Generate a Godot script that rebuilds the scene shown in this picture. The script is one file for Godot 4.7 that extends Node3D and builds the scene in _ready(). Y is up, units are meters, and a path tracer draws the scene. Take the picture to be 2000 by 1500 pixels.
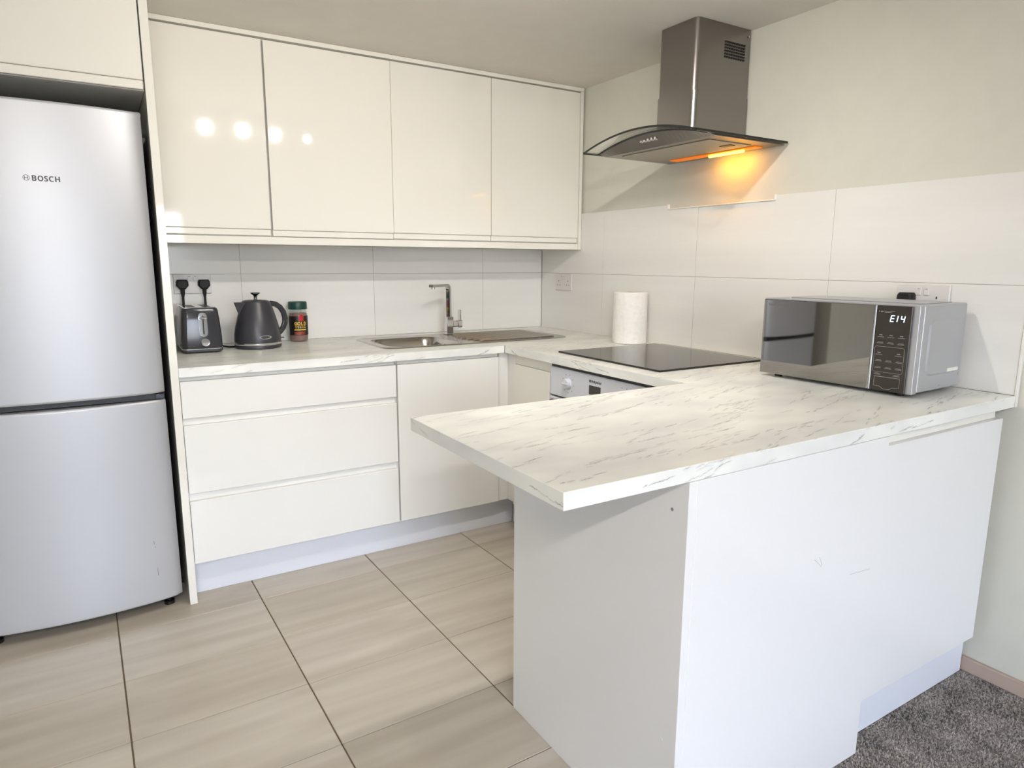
extends Node3D
# Fitted kitchen with a peninsula. Back wall tiles face z = 0, right wall tiles face x = 0, floor y = 0.

const TOP := 0.895      # worktop surface
const THICK := 0.033    # worktop thickness
const CEIL := 2.155

var M := {}
var taken := {}
var shapes := {}

# ---------------------------------------------------------------- nodes
func numbered(called: String) -> String:
	var n: int = taken.get(called, 0)
	taken[called] = n + 1
	return called if n == 0 else "%s_%03d" % [called, n]

func thing(called: String, label: String, category: String, at: Vector3, group := "") -> Node3D:
	var o := Node3D.new()
	o.name = numbered(called)
	add_child(o)
	o.position = at
	o.set_meta("label", label)
	o.set_meta("category", category)
	if group != "":
		o.set_meta("group", group)
	return o

func struct(called: String, label := "") -> Node3D:
	var o := Node3D.new()
	o.name = numbered(called)
	add_child(o)
	o.set_meta("kind", "structure")
	if label != "":
		o.set_meta("label", label)
	return o

# geometry is written in room coordinates; a part directly under a thing is shifted back by the thing's place
func part(parent: Node3D, called: String, s: SurfaceTool, m: Material, label := "") -> MeshInstance3D:
	s.generate_normals()
	return put(parent, called, s.commit(), m, label)

func put(parent: Node3D, called: String, mesh: Mesh, m: Material, label := "") -> MeshInstance3D:
	var o := MeshInstance3D.new()
	o.name = called
	o.mesh = mesh
	o.material_override = m
	parent.add_child(o, true)
	if parent.get_parent() == self:
		o.position = -parent.position
	if label != "":
		o.set_meta("label", label)
	return o

func boxpart(parent: Node3D, called: String, a: Vector3, b: Vector3, bev: float, m: Material, label := "") -> MeshInstance3D:
	var s := st()
	cbox(s, a, b, bev)
	return part(parent, called, s, m, label)

# ---------------------------------------------------------------- shapes
func st() -> SurfaceTool:
	var s := SurfaceTool.new()
	s.begin(Mesh.PRIMITIVE_TRIANGLES)
	s.set_smooth_group(-1)
	return s

func tri(s: SurfaceTool, a: Vector3, b: Vector3, c: Vector3, out: Vector3) -> void:
	# front faces run clockwise
	if (b - a).cross(c - a).dot(out) > 0.0:
		s.add_vertex(a); s.add_vertex(c); s.add_vertex(b)
	else:
		s.add_vertex(a); s.add_vertex(b); s.add_vertex(c)

func quad(s: SurfaceTool, a: Vector3, b: Vector3, c: Vector3, d: Vector3, out: Vector3) -> void:
	tri(s, a, b, c, out)
	tri(s, a, c, d, out)

func cbox(s: SurfaceTool, p: Vector3, q: Vector3, bev: float) -> void:
	var c := (p + q) * 0.5
	var h := (q - p) * 0.5
	bev = minf(bev, minf(h.x, minf(h.y, h.z)) * 0.98)
	if bev <= 0.00001:
		for ax in 3:
			for sg in [-1.0, 1.0]:
				var n := Vector3.ZERO
				n[ax] = sg
				var u := (ax + 1) % 3
				var w := (ax + 2) % 3
				var v: Array[Vector3] = []
				for k in [[-1, -1], [1, -1], [1, 1], [-1, 1]]:
					var t := Vector3.ZERO
					t[ax] = sg * h[ax]; t[u] = k[0] * h[u]; t[w] = k[1] * h[w]
					v.append(c + t)
				quad(s, v[0], v[1], v[2], v[3], n)
		return
	var g := h - Vector3(bev, bev, bev)
	for ax in 3:
		var u := (ax + 1) % 3
		var w := (ax + 2) % 3
		for sg in [-1.0, 1.0]:
			var n := Vector3.ZERO
			n[ax] = sg
			var v: Array[Vector3] = []
			for k in [[-1, -1], [1, -1], [1, 1], [-1, 1]]:
				var t := Vector3.ZERO
				t[ax] = sg * h[ax]; t[u] = k[0] * g[u]; t[w] = k[1] * g[w]
				v.append(c + t)
			quad(s, v[0], v[1], v[2], v[3], n)
		for su in [-1.0, 1.0]:      # edges that run along ax
			for sw in [-1.0, 1.0]:
				var e: Array[Vector3] = []
				for k in [[-1, 0], [1, 0], [1, 1], [-1, 1]]:
					var t := Vector3.ZERO
					t[ax] = k[0] * g[ax]
					t[u] = su * (h[u] if k[1] == 0 else g[u])
					t[w] = sw * (g[w] if k[1] == 0 else h[w])
					e.append(c + t)
				var n := Vector3.ZERO
				n[u] = su; n[w] = sw
				quad(s, e[0], e[1], e[2], e[3], n)
	for sx in [-1.0, 1.0]:
		for sy in [-1.0, 1.0]:
			for sz in [-1.0, 1.0]:
				tri(s, c + Vector3(sx * h.x, sy * g.y, sz * g.z), c + Vector3(sx * g.x, sy * h.y, sz * g.z), c + Vector3(sx * g.x, sy * g.y, sz * h.z), Vector3(sx, sy, sz))

func lathe(s: SurfaceTool, at: Vector3, prof: Array, seg := 32, axis := 1) -> void:
	# prof: [radius, height along the axis] from bottom to top, outside on the right of the path
	var grp := 1
	for i in prof.size() - 1:
		var a: Array = prof[i]
		var b: Array = prof[i + 1]
		var d := Vector2(b[0] - a[0], b[1] - a[1])
		if i > 0:
			var e := Vector2(a[0] - prof[i - 1][0], a[1] - prof[i - 1][1])
			if absf(d.angle_to(e)) > 0.6:
				grp += 1
		s.set_smooth_group(grp)
		var nn := Vector2(d.y, -d.x)
		for k in seg:
			var t0 := TAU * k / seg
			var t1 := TAU * (k + 1) / seg
			var p0 := at + ring(t0, a[0], a[1], axis)
			var p1 := at + ring(t1, a[0], a[1], axis)
			var p2 := at + ring(t1, b[0], b[1], axis)
			var p3 := at + ring(t0, b[0], b[1], axis)
			var out := ring((t0 + t1) * 0.5, nn.x, nn.y, axis)
			if a[0] > 0.00001:
				tri(s, p0, p1, p2, out)
			if b[0] > 0.00001:
				tri(s, p0, p2, p3, out)
	s.set_smooth_group(-1)

func ring(t: float, r: float, y: float, axis: int) -> Vector3:
	if axis == 1:
		return Vector3(cos(t) * r, y, sin(t) * r)
	if axis == 0:
		return Vector3(y, cos(t) * r, sin(t) * r)
	return Vector3(cos(t) * r, sin(t) * r, y)

func tube(s: SurfaceTool, pts: Array, r: float, seg := 8) -> void:
	sweep(s, pts, circle(r, seg), 1)

func circle(r: float, seg: int) -> PackedVector2Array:
	var c := PackedVector2Array()
	for k in seg:
		c.append(Vector2(cos(TAU * k / seg), sin(TAU * k / seg)) * r)
	return c

func rrect(w: float, h: float, r: float, n := 4) -> PackedVector2Array:
	var c := PackedVector2Array()
	for q in 4:
		var cx := (w * 0.5 - r) * (1 if q == 0 or q == 3 else -1)
		var cy := (h * 0.5 - r) * (1 if q < 2 else -1)
		for k in n + 1:
			var t := PI * 0.5 * (q + float(k) / n)
			c.append(Vector2(cx + cos(t) * r, cy + sin(t) * r))
	return c

func sweep(s: SurfaceTool, pts: Array, prof: PackedVector2Array, grp := -1, upv := Vector3.UP, scales := []) -> void:
	# carries a closed outline along a path, capped at both ends
	var n := pts.size()
	var rings := []
	var side := Vector3.ZERO
	for i in n:
		var d: Vector3 = (pts[mini(i + 1, n - 1)] - pts[maxi(i - 1, 0)]).normalized()
		if side == Vector3.ZERO:
			var u := upv if absf(d.dot(upv)) < 0.95 else Vector3.RIGHT
			side = d.cross(u).normalized()
		else:
			side = (side - d * side.dot(d)).normalized()
		var up := side.cross(d).normalized()
		var r := []
		var k: float = scales[i] if scales.size() > i else 1.0
		for p in prof:
			r.append(pts[i] + (side * p.x + up * p.y) * k)
		rings.append(r)
	var m := prof.size()
	s.set_smooth_group(grp)
	for i in n - 1:
		var mid: Vector3 = (pts[i] + pts[i + 1]) * 0.5
		for k in m:
			var k2 := (k + 1) % m
			var a: Vector3 = rings[i][k]
			var b: Vector3 = rings[i + 1][k2]
			quad(s, a, rings[i][k2], b, rings[i + 1][k], (a + b) * 0.5 - mid)
	s.set_smooth_group(-1)
	for k in range(1, m - 1):
		tri(s, rings[0][0], rings[0][k], rings[0][k + 1], pts[0] - pts[1])
		tri(s, rings[n - 1][0], rings[n - 1][k], rings[n - 1][k + 1], pts[n - 1] - pts[n - 2])

func loft(s: SurfaceTool, rings: Array, capped := true, grp := 1) -> void:
	# closed convex rings of equal length, first and last capped
	var m: int = rings[0].size()
	s.set_smooth_group(grp)
	for i in rings.size() - 1:
		var mid := Vector3.ZERO
		for k in m:
			mid += (rings[i][k] + rings[i + 1][k]) / (2.0 * m)
		for k in m:
			var k2 := (k + 1) % m
			quad(s, rings[i][k], rings[i][k2], rings[i + 1][k2], rings[i + 1][k], (rings[i][k] + rings[i + 1][k2]) * 0.5 - mid)
	s.set_smooth_group(-1)
	if capped:
		var l := rings.size() - 1
		var c0: Vector3 = rings[0][0]
		var cl: Vector3 = rings[l][0]
		var d: Vector3 = cl - c0
		for k in range(1, m - 1):
			tri(s, rings[0][0], rings[0][k], rings[0][k + 1], -d)
			tri(s, rings[l][0], rings[l][k], rings[l][k + 1], d)

func ring_y(prof: PackedVector2Array, at: Vector3) -> Array:
	var r := []
	for p in prof:
		r.append(at + Vector3(p.x, 0, p.y))
	return r

func lettering(parent: Node3D, called: String, words: String, size: float, m: Material, x: Transform3D, bold := false) -> MeshInstance3D:
	var t := TextMesh.new()
	var f := SystemFont.new()
	f.font_names = PackedStringArray(["Droid Sans"])
	if bold:
		f.font_weight = 700
	t.font = f
	t.text = words
	t.font_size = 32
	t.pixel_size = size / 23.0
	t.depth = 0.0006
	t.curve_step = 2.0
	var o := put(parent, called, t, m)
	o.transform = Transform3D(x.basis, x.origin + o.position)
	return o

# an upright arc of a cylinder wall, for labels on jars
func arc_patch(s: SurfaceTool, c: Vector3, r: float, a0: float, a1: float, y0: float, y1: float, thick := 0.0006) -> void:
	var n := maxi(2, int(absf(a1 - a0) / 0.12))
	for k in n:
		var t0 := lerpf(a0, a1, float(k) / n)
		var t1 := lerpf(a0, a1, float(k + 1) / n)
		var d0 := Vector3(cos(t0), 0, sin(t0))
		var d1 := Vector3(cos(t1), 0, sin(t1))
		var lo := Vector3(0, y0, 0)
		var hi := Vector3(0, y1, 0)
		s.set_smooth_group(1)
		quad(s, c + d0 * r + lo, c + d1 * r + lo, c + d1 * r + hi, c + d0 * r + hi, d0 + d1)
		s.set_smooth_group(-1)
		quad(s, c + d0 * r + hi, c + d1 * r + hi, c + d1 * (r - thick) + hi, c + d0 * (r - thick) + hi, Vector3.UP)
		quad(s, c + d0 * r + lo, c + d1 * r + lo, c + d1 * (r - thick) + lo, c + d0 * (r - thick) + lo, Vector3.DOWN)

# ---------------------------------------------------------------- materials
func mat(key: String, c: Color, rough: float, metal := 0.0) -> StandardMaterial3D:
	var m := StandardMaterial3D.new()
	m.albedo_color = c
	m.roughness = rough
	m.metallic = metal
	m.resource_name = key
	M[key] = m
	return m

func rgb(r: int, g: int, b: int) -> Color:
	return Color(r / 255.0, g / 255.0, b / 255.0)

func glow(key: String, c: Color, e: float) -> StandardMaterial3D:
	var m := mat(key, rgb(240, 240, 235), 0.4)
	m.emission_enabled = true
	m.emission = c
	m.emission_energy_multiplier = e
	return m

func field(w: int, h: int, sd: int, fx: float, fy: float, oct := 3) -> PackedByteArray:
	# seamless grey noise stretched by different frequencies along u and v
	var n := FastNoiseLite.new()
	n.seed = sd
	n.noise_type = FastNoiseLite.TYPE_SIMPLEX_SMOOTH
	n.fractal_octaves = oct
	n.frequency = 1.0
	var gw := int(fx)
	var gh := int(fy)
	n.frequency = 0.02
	var im := n.get_seamless_image(maxi(16, gw), maxi(16, gh), false, false, 0.2, true)
	im.convert(Image.FORMAT_L8)
	im.resize(w, h, Image.INTERPOLATE_CUBIC)
	return im.get_data()

func make_marble() -> ImageTexture:
	var w := 1024
	var h := 2048
	var base := rgb(239, 239, 234)
	var cloud := field(w, h, 5, 220, 420)
	var fine := field(w, h, 9, 500, 900)
	var dark := PackedFloat32Array()
	dark.resize(w * h)
	var rng := RandomNumberGenerator.new()
	rng.seed = 41
	for k in 560:
		# one vein: a broken chain of dashes with a faint smudge beside it
		var x := rng.randf() * w
		var y := rng.randf() * h
		var slope := rng.randf_range(-0.80, -0.16)
		var strong := rng.randf_range(0.4, 1.15)
		for dash in rng.randi_range(1, 5):
			var steps := rng.randi_range(8, 40)
			var wide := rng.randf_range(0.6, 1.5)
			var deep := rng.randf_range(0.4, 1.1) * strong
			var smudge := rng.randf_range(0.0, 0.11) * strong
			var drift := 0.0
			for i in steps:
				var t := float(i) / steps
				drift += rng.randf_range(-0.9, 0.9)
				var yy := y + slope * i + drift
				var a := deep * pow(sin(PI * t), 0.7) * rng.randf_range(0.35, 1.0)
				for dy in range(-9, 10):
					var at := posmod(int(floor(yy)) + dy, h) * w + posmod(int(x) + i, w)
					var dist: float = floorf(yy) + dy - yy
					var f := a * exp(-dist * dist / (wide * wide)) + smudge * sin(PI * t) * exp(-dist * dist / 36.0)
					dark[at] = minf(0.85, dark[at] + f)
			x += steps * rng.randf_range(0.7, 1.3)
			y += slope * steps + drift + rng.randf_range(-9, 9)
	var out := PackedByteArray()
	out.resize(w * h * 3)
	for i in w * h:
		var c := (cloud[i] - 128) / 128.0 * 0.06 + (fine[i] - 128) / 128.0 * 0.02
		var d := dark[i]
		out[i * 3] = int(clampf((base.r + c) * (1.0 - d) + 0.42 * d, 0, 1) * 255)
		out[i * 3 + 1] = int(clampf((base.g + c) * (1.0 - d) + 0.41 * d, 0, 1) * 255)
		out[i * 3 + 2] = int(clampf((base.b + c * 0.8) * (1.0 - d) + 0.40 * d, 0, 1) * 255)
	return ImageTexture.create_from_image(Image.create_from_data(w, h, false, Image.FORMAT_RGB8, out))

func streaky(w: int, h: int, sd: int, a: Color, b: Color, fx: float, fy: float, fx2: float, fy2: float, share := 0.5) -> ImageTexture:
	var n1 := field(w, h, sd, fx, fy)
	var n2 := field(w, h, sd + 7, fx2, fy2)
	var out := PackedByteArray()
	out.resize(w * h * 3)
	for i in w * h:
		var t := clampf((n1[i] / 255.0) * share + (n2[i] / 255.0) * (1.0 - share), 0, 1)
		t = clampf((t - 0.5) * 1.5 + 0.5, 0, 1)
		var c := a.lerp(b, t)
		out[i * 3] = int(c.r * 255)
		out[i * 3 + 1] = int(c.g * 255)
		out[i * 3 + 2] = int(c.b * 255)
	return ImageTexture.create_from_image(Image.create_from_data(w, h, false, Image.FORMAT_RGB8, out))

func cover(m: StandardMaterial3D, t: Texture2D, metres: Vector3, shift := Vector3.ZERO) -> void:
	m.albedo_texture = t
	m.uv1_triplanar = true
	m.uv1_world_triplanar = true
	m.uv1_scale = Vector3(1.0 / metres.x, 1.0 / metres.y, 1.0 / metres.z)
	m.uv1_offset = shift

func make_materials() -> void:
	var wallpaint := mat("wall_paint", rgb(216, 214, 202), 0.75)
	var speck := streaky(256, 256, 3, rgb(251, 251, 251), rgb(255, 255, 255), 256, 256, 120, 120)
	cover(wallpaint, speck, Vector3(0.5, 0.5, 0.5))
	var ceil := mat("ceiling_paint", rgb(230, 225, 216), 0.8)
	cover(ceil, speck, Vector3(0.7, 0.7, 0.7))
	mat("gloss_cream", rgb(240, 237, 228), 0.055)
	mat("gloss_ivory", rgb(240, 239, 234), 0.09)
	mat("gloss_white", rgb(236, 235, 234), 0.12)
	mat("plinth_white", rgb(228, 231, 238), 0.35)
	mat("carcass", rgb(232, 230, 222), 0.45)
	var wt := mat("wall_tile", rgb(238, 236, 231), 0.16)
	cover(wt, streaky(512, 256, 21, rgb(247, 247, 247), rgb(255, 255, 255), 40, 220, 20, 90), Vector3(1.3, 0.63, 1.3))
	mat("wall_grout", rgb(178, 174, 166), 0.8)
	mat("white_trim", rgb(240, 238, 230), 0.35)
	mat("floor_grout", rgb(112, 96, 76), 0.9)
	var ft := streaky(512, 512, 31, rgb(186, 176, 161), rgb(214, 206, 193), 20, 420, 60, 512, 0.5)
	for k in 4:
		var f := mat("floor_tile_%d" % k, [rgb(255, 255, 255), rgb(250, 249, 247), rgb(246, 244, 240), rgb(253, 251, 250)][k], 0.3)
		cover(f, ft, Vector3(1.1, 1.1, 1.1), Vector3(0.31 * k, 0.17 * k, 0.43 * k))
	var wk := mat("worktop", Color.WHITE, 0.3)
	cover(wk, make_marble(), Vector3(1.9, 1.9, 1.9))
	mat("silver_paint", rgb(196, 197, 201), 0.42, 0.35)
	mat("fridge_side", rgb(104, 105, 108), 0.5)
	mat("black_plastic", rgb(18, 18, 20), 0.35)
	mat("rubber", rgb(14, 14, 15), 0.6)
	var steel := mat("brushed_steel", rgb(182, 178, 173), 0.22, 1.0)
	steel.anisotropy_enabled = false
	mat("hood_steel", rgb(150, 144, 138), 0.3, 1.0)
	mat("duct_steel", rgb(150, 145, 142), 0.26, 1.0)
	mat("filter_mesh", rgb(176, 170, 158), 0.5, 0.7)
	mat("chrome", rgb(215, 215, 218), 0.06, 1.0)
	mat("dark_chrome", rgb(120, 122, 128), 0.08, 1.0)
	mat("slate_grey", rgb(54, 54, 60), 0.34)
	mat("slate_gloss", rgb(52, 52, 57), 0.16)
	mat("hob_glass", rgb(22, 19, 18), 0.05)
	mat("mirror_black", rgb(154, 151, 148), 0.03, 1.0)
	mat("panel_black", rgb(52, 47, 43), 0.25)
	mat("print_grey", rgb(150, 146, 140), 0.5)
	mat("print_dim", rgb(110, 108, 108), 0.5)
	mat("print_dark", rgb(60, 60, 64), 0.5)
	mat("micro_silver", rgb(186, 187, 191), 0.4, 0.5)
	mat("socket_white", rgb(220, 217, 214), 0.3)
	mat("oven_white", rgb(220, 223, 232), 0.3)
	var pap := mat("paper", rgb(246, 244, 238), 0.9)
	cover(pap, streaky(256, 256, 61, rgb(244, 244, 244), rgb(255, 255, 255), 160, 160, 256, 256), Vector3(0.12, 0.12, 0.12))
	pap.heightmap_enabled = true
	pap.heightmap_texture = streaky(256, 256, 63, rgb(0, 0, 0), rgb(255, 255, 255), 200, 120, 256, 256)
	pap.heightmap_scale = 0.12
	mat("card_core", rgb(196, 180, 156), 0.9)
	mat("lid_green", rgb(14, 62, 52), 0.4)
	mat("label_black", rgb(20, 18, 18), 0.4)
	mat("label_red", rgb(178, 28, 36), 0.4)
	mat("label_gold", rgb(226, 186, 62), 0.4)
	var beans := mat("label_beans", Color.WHITE, 0.5)
	cover(beans, streaky(128, 128, 77, rgb(60, 18, 12), rgb(206, 92, 62), 60, 60, 128, 128), Vector3(0.12, 0.12, 0.12))
	var coffee := mat("coffee_grounds", Color.WHITE, 0.9)
	cover(coffee, streaky(128, 128, 87, rgb(74, 36, 24), rgb(142, 78, 54), 100, 100, 128, 128), Vector3(0.06, 0.06, 0.06))
	var jar := mat("jar_glass", Color(0.9, 0.92, 0.9, 0.12), 0.03)
	jar.transparency = BaseMaterial3D.TRANSPARENCY_ALPHA
	var hg := mat("hood_glass", Color(0.7, 0.74, 0.7, 0.05), 0.02)
	hg.transparency = BaseMaterial3D.TRANSPARENCY_ALPHA
	mat("glass_edge", rgb(16, 19, 20), 0.15)
	var wg := mat("window_glass", Color(0.95, 0.97, 1.0, 0.06), 0.02)
	wg.transparency = BaseMaterial3D.TRANSPARENCY_ALPHA
	mat("upvc", rgb(238, 238, 238), 0.35)
	mat("skirting", rgb(186, 166, 152), 0.5)
	var cb := mat("carpet_base", Color.WHITE, 1.0)
	cover(cb, streaky(512, 512, 51, rgb(92, 85, 82), rgb(168, 158, 152), 512, 512, 90, 90, 0.7), Vector3(0.6, 0.6, 0.6))
	var tf := mat("carpet_tuft", Color.WHITE, 1.0)
	tf.vertex_color_use_as_albedo = true
	mat("scuff", rgb(140, 136, 140), 0.7)
	glow("spot_glow", Color(1.0, 0.98, 0.95), 26.0)
	glow("hood_bulb", Color(1.0, 0.72, 0.16), 9.0)
	glow("hood_lens", Color(1.0, 0.45, 0.03), 0.5).albedo_color = rgb(214, 140, 40)
	glow("clock_led", Color(0.72, 0.84, 1.0), 2.2)

# ---------------------------------------------------------------- camera, sky, exposure
func make_camera() -> void:
	var c := Camera3D.new()
	c.name = "camera"
	c.fov = 59.63
	c.near = 0.05
	c.far = 200.0
	add_child(c)
	c.transform = Transform3D(Basis(Vector3(0.85161884, 0.00464328, 0.524141), Vector3(0.08955587, 0.9839685, -0.15422625), Vector3(-0.51645435, 0.17828189, 0.83755028)), Vector3(-2.2419, 1.26842, 3.30773))
	c.current = true

func make_world() -> void:
	var w := WorldEnvironment.new()
	w.name = "world"
	var e := Environment.new()
	e.background_mode = Environment.BG_SKY
	var sky := Sky.new()
	var sm := ProceduralSkyMaterial.new()
	sm.sky_top_color = Color(0.74, 0.82, 0.96)
	sm.sky_horizon_color = Color(0.92, 0.94, 0.97)
	sm.ground_horizon_color = Color(0.70, 0.72, 0.74)
	sm.ground_bottom_color = Color(0.42, 0.42, 0.42)
	sm.sun_angle_max = 1.0
	sky.sky_material = sm
	e.sky = sky
	e.background_energy_multiplier = 21.0
	e.tonemap_mode = Environment.TONE_MAPPER_LINEAR
	e.tonemap_exposure = 1.05
	e.sdfgi_enabled = true
	e.ssao_enabled = true
	e.ssil_enabled = true
	w.environment = e
	add_child(w)

# ---------------------------------------------------------------- the room
func make_room() -> void:
	var wb := struct("wall_back", "white-tiled back wall behind the sink")
	boxpart(wb, "wall_body", Vector3(-3.75, -0.1, -0.16), Vector3(0.16, CEIL + 0.1, -0.009), 0, M.wall_paint)
	boxpart(wb, "grout_bed", Vector3(-2.02, TOP - 0.03, -0.009), Vector3(0.0, 1.345, -0.0012), 0, M.wall_grout)
	var xs := [-2.019, -1.668, -1.032, -0.397, -0.001]
	for i in 4:
		for row in 2:
			var y0: float = TOP + 0.001 if row == 0 else 1.212
			var y1: float = 1.210 if row == 0 else 1.344
			boxpart(wb, "tile", Vector3(xs[i] + 0.0009, y0, -0.008), Vector3(xs[i + 1] - 0.0009, y1, 0.0), 0.0008, M.wall_tile)
	var wr := struct("wall_right", "right wall, tiled above the worktop and painted pale grey-green above")
	boxpart(wr, "wall_body", Vector3(0.009, -0.1, -0.009), Vector3(0.16, CEIL + 0.1, 6.2), 0, M.wall_paint)
	var zs := [0.001, 0.56, 1.195, 1.831, 2.449]
	boxpart(wr, "grout_bed", Vector3(0.0012, TOP - 0.03, 0.001), Vector3(0.009, 1.506, 2.449), 0, M.wall_grout)
	for i in 4:
		for row in 2:
			var y0: float = TOP + 0.001 if row == 0 else 1.212
			var y1: float = 1.210 if row == 0 else 1.527
			# the course below the hood is cut down by a finger's width
			if row == 1 and (i == 1 or i == 2):
				var cut: float = 1.015 if i == 1 else 1.583
				var s := st()
				if i == 1:
					cbox(s, Vector3(0, y0, zs[i] + 0.0009), Vector3(0.008, y1, cut), 0.0006)
					cbox(s, Vector3(0, y0, cut - 0.0004), Vector3(0.008, 1.509, zs[i + 1] - 0.0009), 0.0004)
				else:
					cbox(s, Vector3(0, y0, zs[i] + 0.0009), Vector3(0.008, 1.509, cut + 0.0004), 0.0004)
					cbox(s, Vector3(0, y0, cut), Vector3(0.008, y1, zs[i + 1] - 0.0009), 0.0006)
				part(wr, "tile", s, M.wall_tile)
				continue
			boxpart(wr, "tile", Vector3(0, y0, zs[i] + 0.0009), Vector3(0.008, y1, zs[i + 1] - 0.0009), 0.0008, M.wall_tile)
	var t1 := struct("trim_1", "white edging round the notch in the tiles under the hood")
	var s1 := st()
	cbox(s1, Vector3(-0.006, 1.507, 1.015), Vector3(0.008, 1.512, 1.584), 0.001)
	cbox(s1, Vector3(-0.006, 1.507, 1.012), Vector3(0.008, 1.531, 1.018), 0.001)
	cbox(s1, Vector3(-0.006, 1.507, 1.581), Vector3(0.008, 1.529, 1.587), 0.001)
	part(t1, "edging", s1, M.white_trim)
	var t2 := struct("trim_2", "white strip closing the outer end of the wall tiles")
	boxpart(t2, "edging", Vector3(-0.003, TOP - THICK, 2.449), Vector3(0.0085, 1.529, 2.457), 0.001, M.white_trim)
	var t3 := struct("trim_3", "white sealant bead where the worktop meets the right wall tiles")
	boxpart(t3, "bead", Vector3(-0.005, TOP, 0.004), Vector3(-0.0002, TOP + 0.004, 1.01), 0.0015, M.white_trim)
	var wl := struct("wall_left", "painted left wall of the room")
	boxpart(wl, "wall_body", Vector3(-3.75, -0.1, -0.009), Vector3(-3.6, CEIL + 0.1, 6.2), 0, M.wall_paint)
	boxpart(wl, "wall_return", Vector3(-3.6, 0.0, -0.009), Vector3(-2.735, CEIL, 0.74), 0, M.wall_paint)
	var wf := struct("wall_rear", "painted wall with a wide window behind the camera")
	var s2 := st()
	cbox(s2, Vector3(-3.6, -0.1, 6.05), Vector3(-3.15, CEIL, 6.2), 0)
	cbox(s2, Vector3(-1.28, -0.1, 6.05), Vector3(0.009, CEIL, 6.2), 0)
	cbox(s2, Vector3(-3.15, 1.87, 6.05), Vector3(-1.28, CEIL, 6.2), 0)
	cbox(s2, Vector3(-3.15, -0.1, 6.05), Vector3(-1.28, 0.12, 6.2), 0)
	part(wf, "wall_body", s2, M.wall_paint)
	var win := struct("window_1", "wide white-framed window behind the camera")
	var s3 := st()
	for x in [-3.15, -2.25, -1.34]:
		cbox(s3, Vector3(x, 0.12, 6.09), Vector3(x + 0.06, 1.87, 6.15), 0.004)
	for y in [0.12, 1.81]:
		cbox(s3, Vector3(-3.15, y, 6.09), Vector3(-1.28, y + 0.06, 6.15), 0.004)
	part(win, "window_frame", s3, M.upvc)
	for x in [-3.09, -2.19]:
		boxpart(win, "pane", Vector3(x, 0.18, 6.118), Vector3(x + 0.85, 1.81, 6.122), 0, M.window_glass)
	var ce := struct("ceiling", "plain painted ceiling")
	boxpart(ce, "ceiling_slab", Vector3(-3.75, CEIL, -0.16), Vector3(0.16, CEIL + 0.15, 6.2), 0, M.ceiling_paint)
	# floor: tiles laid slightly off square
	var fl := struct("floor", "beige porcelain floor tiles with dark grout")
	boxpart(fl, "grout_bed", Vector3(-3.6, -0.06, -0.009), Vector3(0.009, -0.003, 2.36), 0, M.floor_grout)
	var s4 := st()
	cbox(s4, Vector3(0.002, -0.012, 0.00125), Vector3(0.4711, 0.0, 0.30765), 0.0012)
	s4.generate_normals()
	var tm := s4.commit()
	var rng := RandomNumberGenerator.new()
	rng.seed = 12
	var fr := 0.0189
	for i in range(-2, 4):
		for j in range(-1, 5):
			var x := -2.2801 + 0.4731 * i + 0.3089 * j * fr
			var z := 0.7999 + 0.3089 * j - 0.4731 * i * fr
			if z > 2.06 or x > -0.4 or (x > -1.3 and z > 1.9):
				continue
			var o := put(fl, "tile", tm, M["floor_tile_%d" % rng.randi_range(0, 3)])
			o.position = Vector3(x, 0, z)
			o.rotation.y = fr
	var cp := struct("floor_1", "grey-brown carpet of the living area")
	boxpart(cp, "carpet_backing", Vector3(-3.6, -0.06, 2.36), Vector3(0.009, -0.003, 6.05), 0, M.carpet_base)
	# short pile where the photograph looks at it
	var s5 := st()
	for k in 4:
		var a := TAU * k / 4.0
		var b := TAU * (k + 1) / 4.0
		tri(s5, Vector3(cos(a) * 0.5, 0, sin(a) * 0.5), Vector3(cos(b) * 0.5, 0, sin(b) * 0.5), Vector3(0, 1, 0), Vector3(cos(a), 0.5, sin(a)))
	s5.generate_normals()
	var tuft := s5.commit()
	tuft.surface_set_material(0, M.carpet_tuft)
	var spots := []
	var n := FastNoiseLite.new()
	n.seed = 4
	n.frequency = 7.0
	var z := 2.412
	while z < 3.25:
		var x := -1.32
		while x < 0.0:
			if x > -1.32 + (z - 2.4) * 0.4:
				spots.append(Vector3(x + rng.randf_range(-0.002, 0.002), -0.004, z + rng.randf_range(-0.002, 0.002)))
			x += 0.0042
		z += 0.0042
	var mm := MultiMesh.new()
	mm.transform_format = MultiMesh.TRANSFORM_3D
	mm.use_colors = true
	mm.mesh = tuft
	mm.instance_count = spots.size()
	for k in spots.size():
		var p: Vector3 = spots[k]
		var b := Basis(Vector3.UP, rng.randf() * TAU).scaled(Vector3(0.0062, rng.randf_range(0.004, 0.009), 0.0062))
		b = Basis(Vector3.RIGHT, rng.randf_range(-0.5, 0.5)) * Basis(Vector3.BACK, rng.randf_range(-0.5, 0.5)) * b
		mm.set_instance_transform(k, Transform3D(b, p))
		var v := 0.27 + 0.14 * n.get_noise_2d(p.x, p.z) + rng.randf_range(-0.15, 0.22)
		v = maxf(v, 0.03)
		mm.set_instance_color(k, Color(v * 1.02, v * 0.93, v * 0.88))
	var pile := MultiMeshInstance3D.new()
	pile.name = "carpet_pile"
	pile.multimesh = mm
	pile.set_meta("kind", "stuff")
	cp.add_child(pile)
	var br := struct("baseboard_right", "beige-brown skirting board along the right wall")
	boxpart(br, "board", Vector3(-0.006, 0.0, 2.405), Vector3(0.009, 0.047, 6.05), 0.003, M.skirting)
	var bl := struct("baseboard_rear", "beige-brown skirting board under the window")
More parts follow.
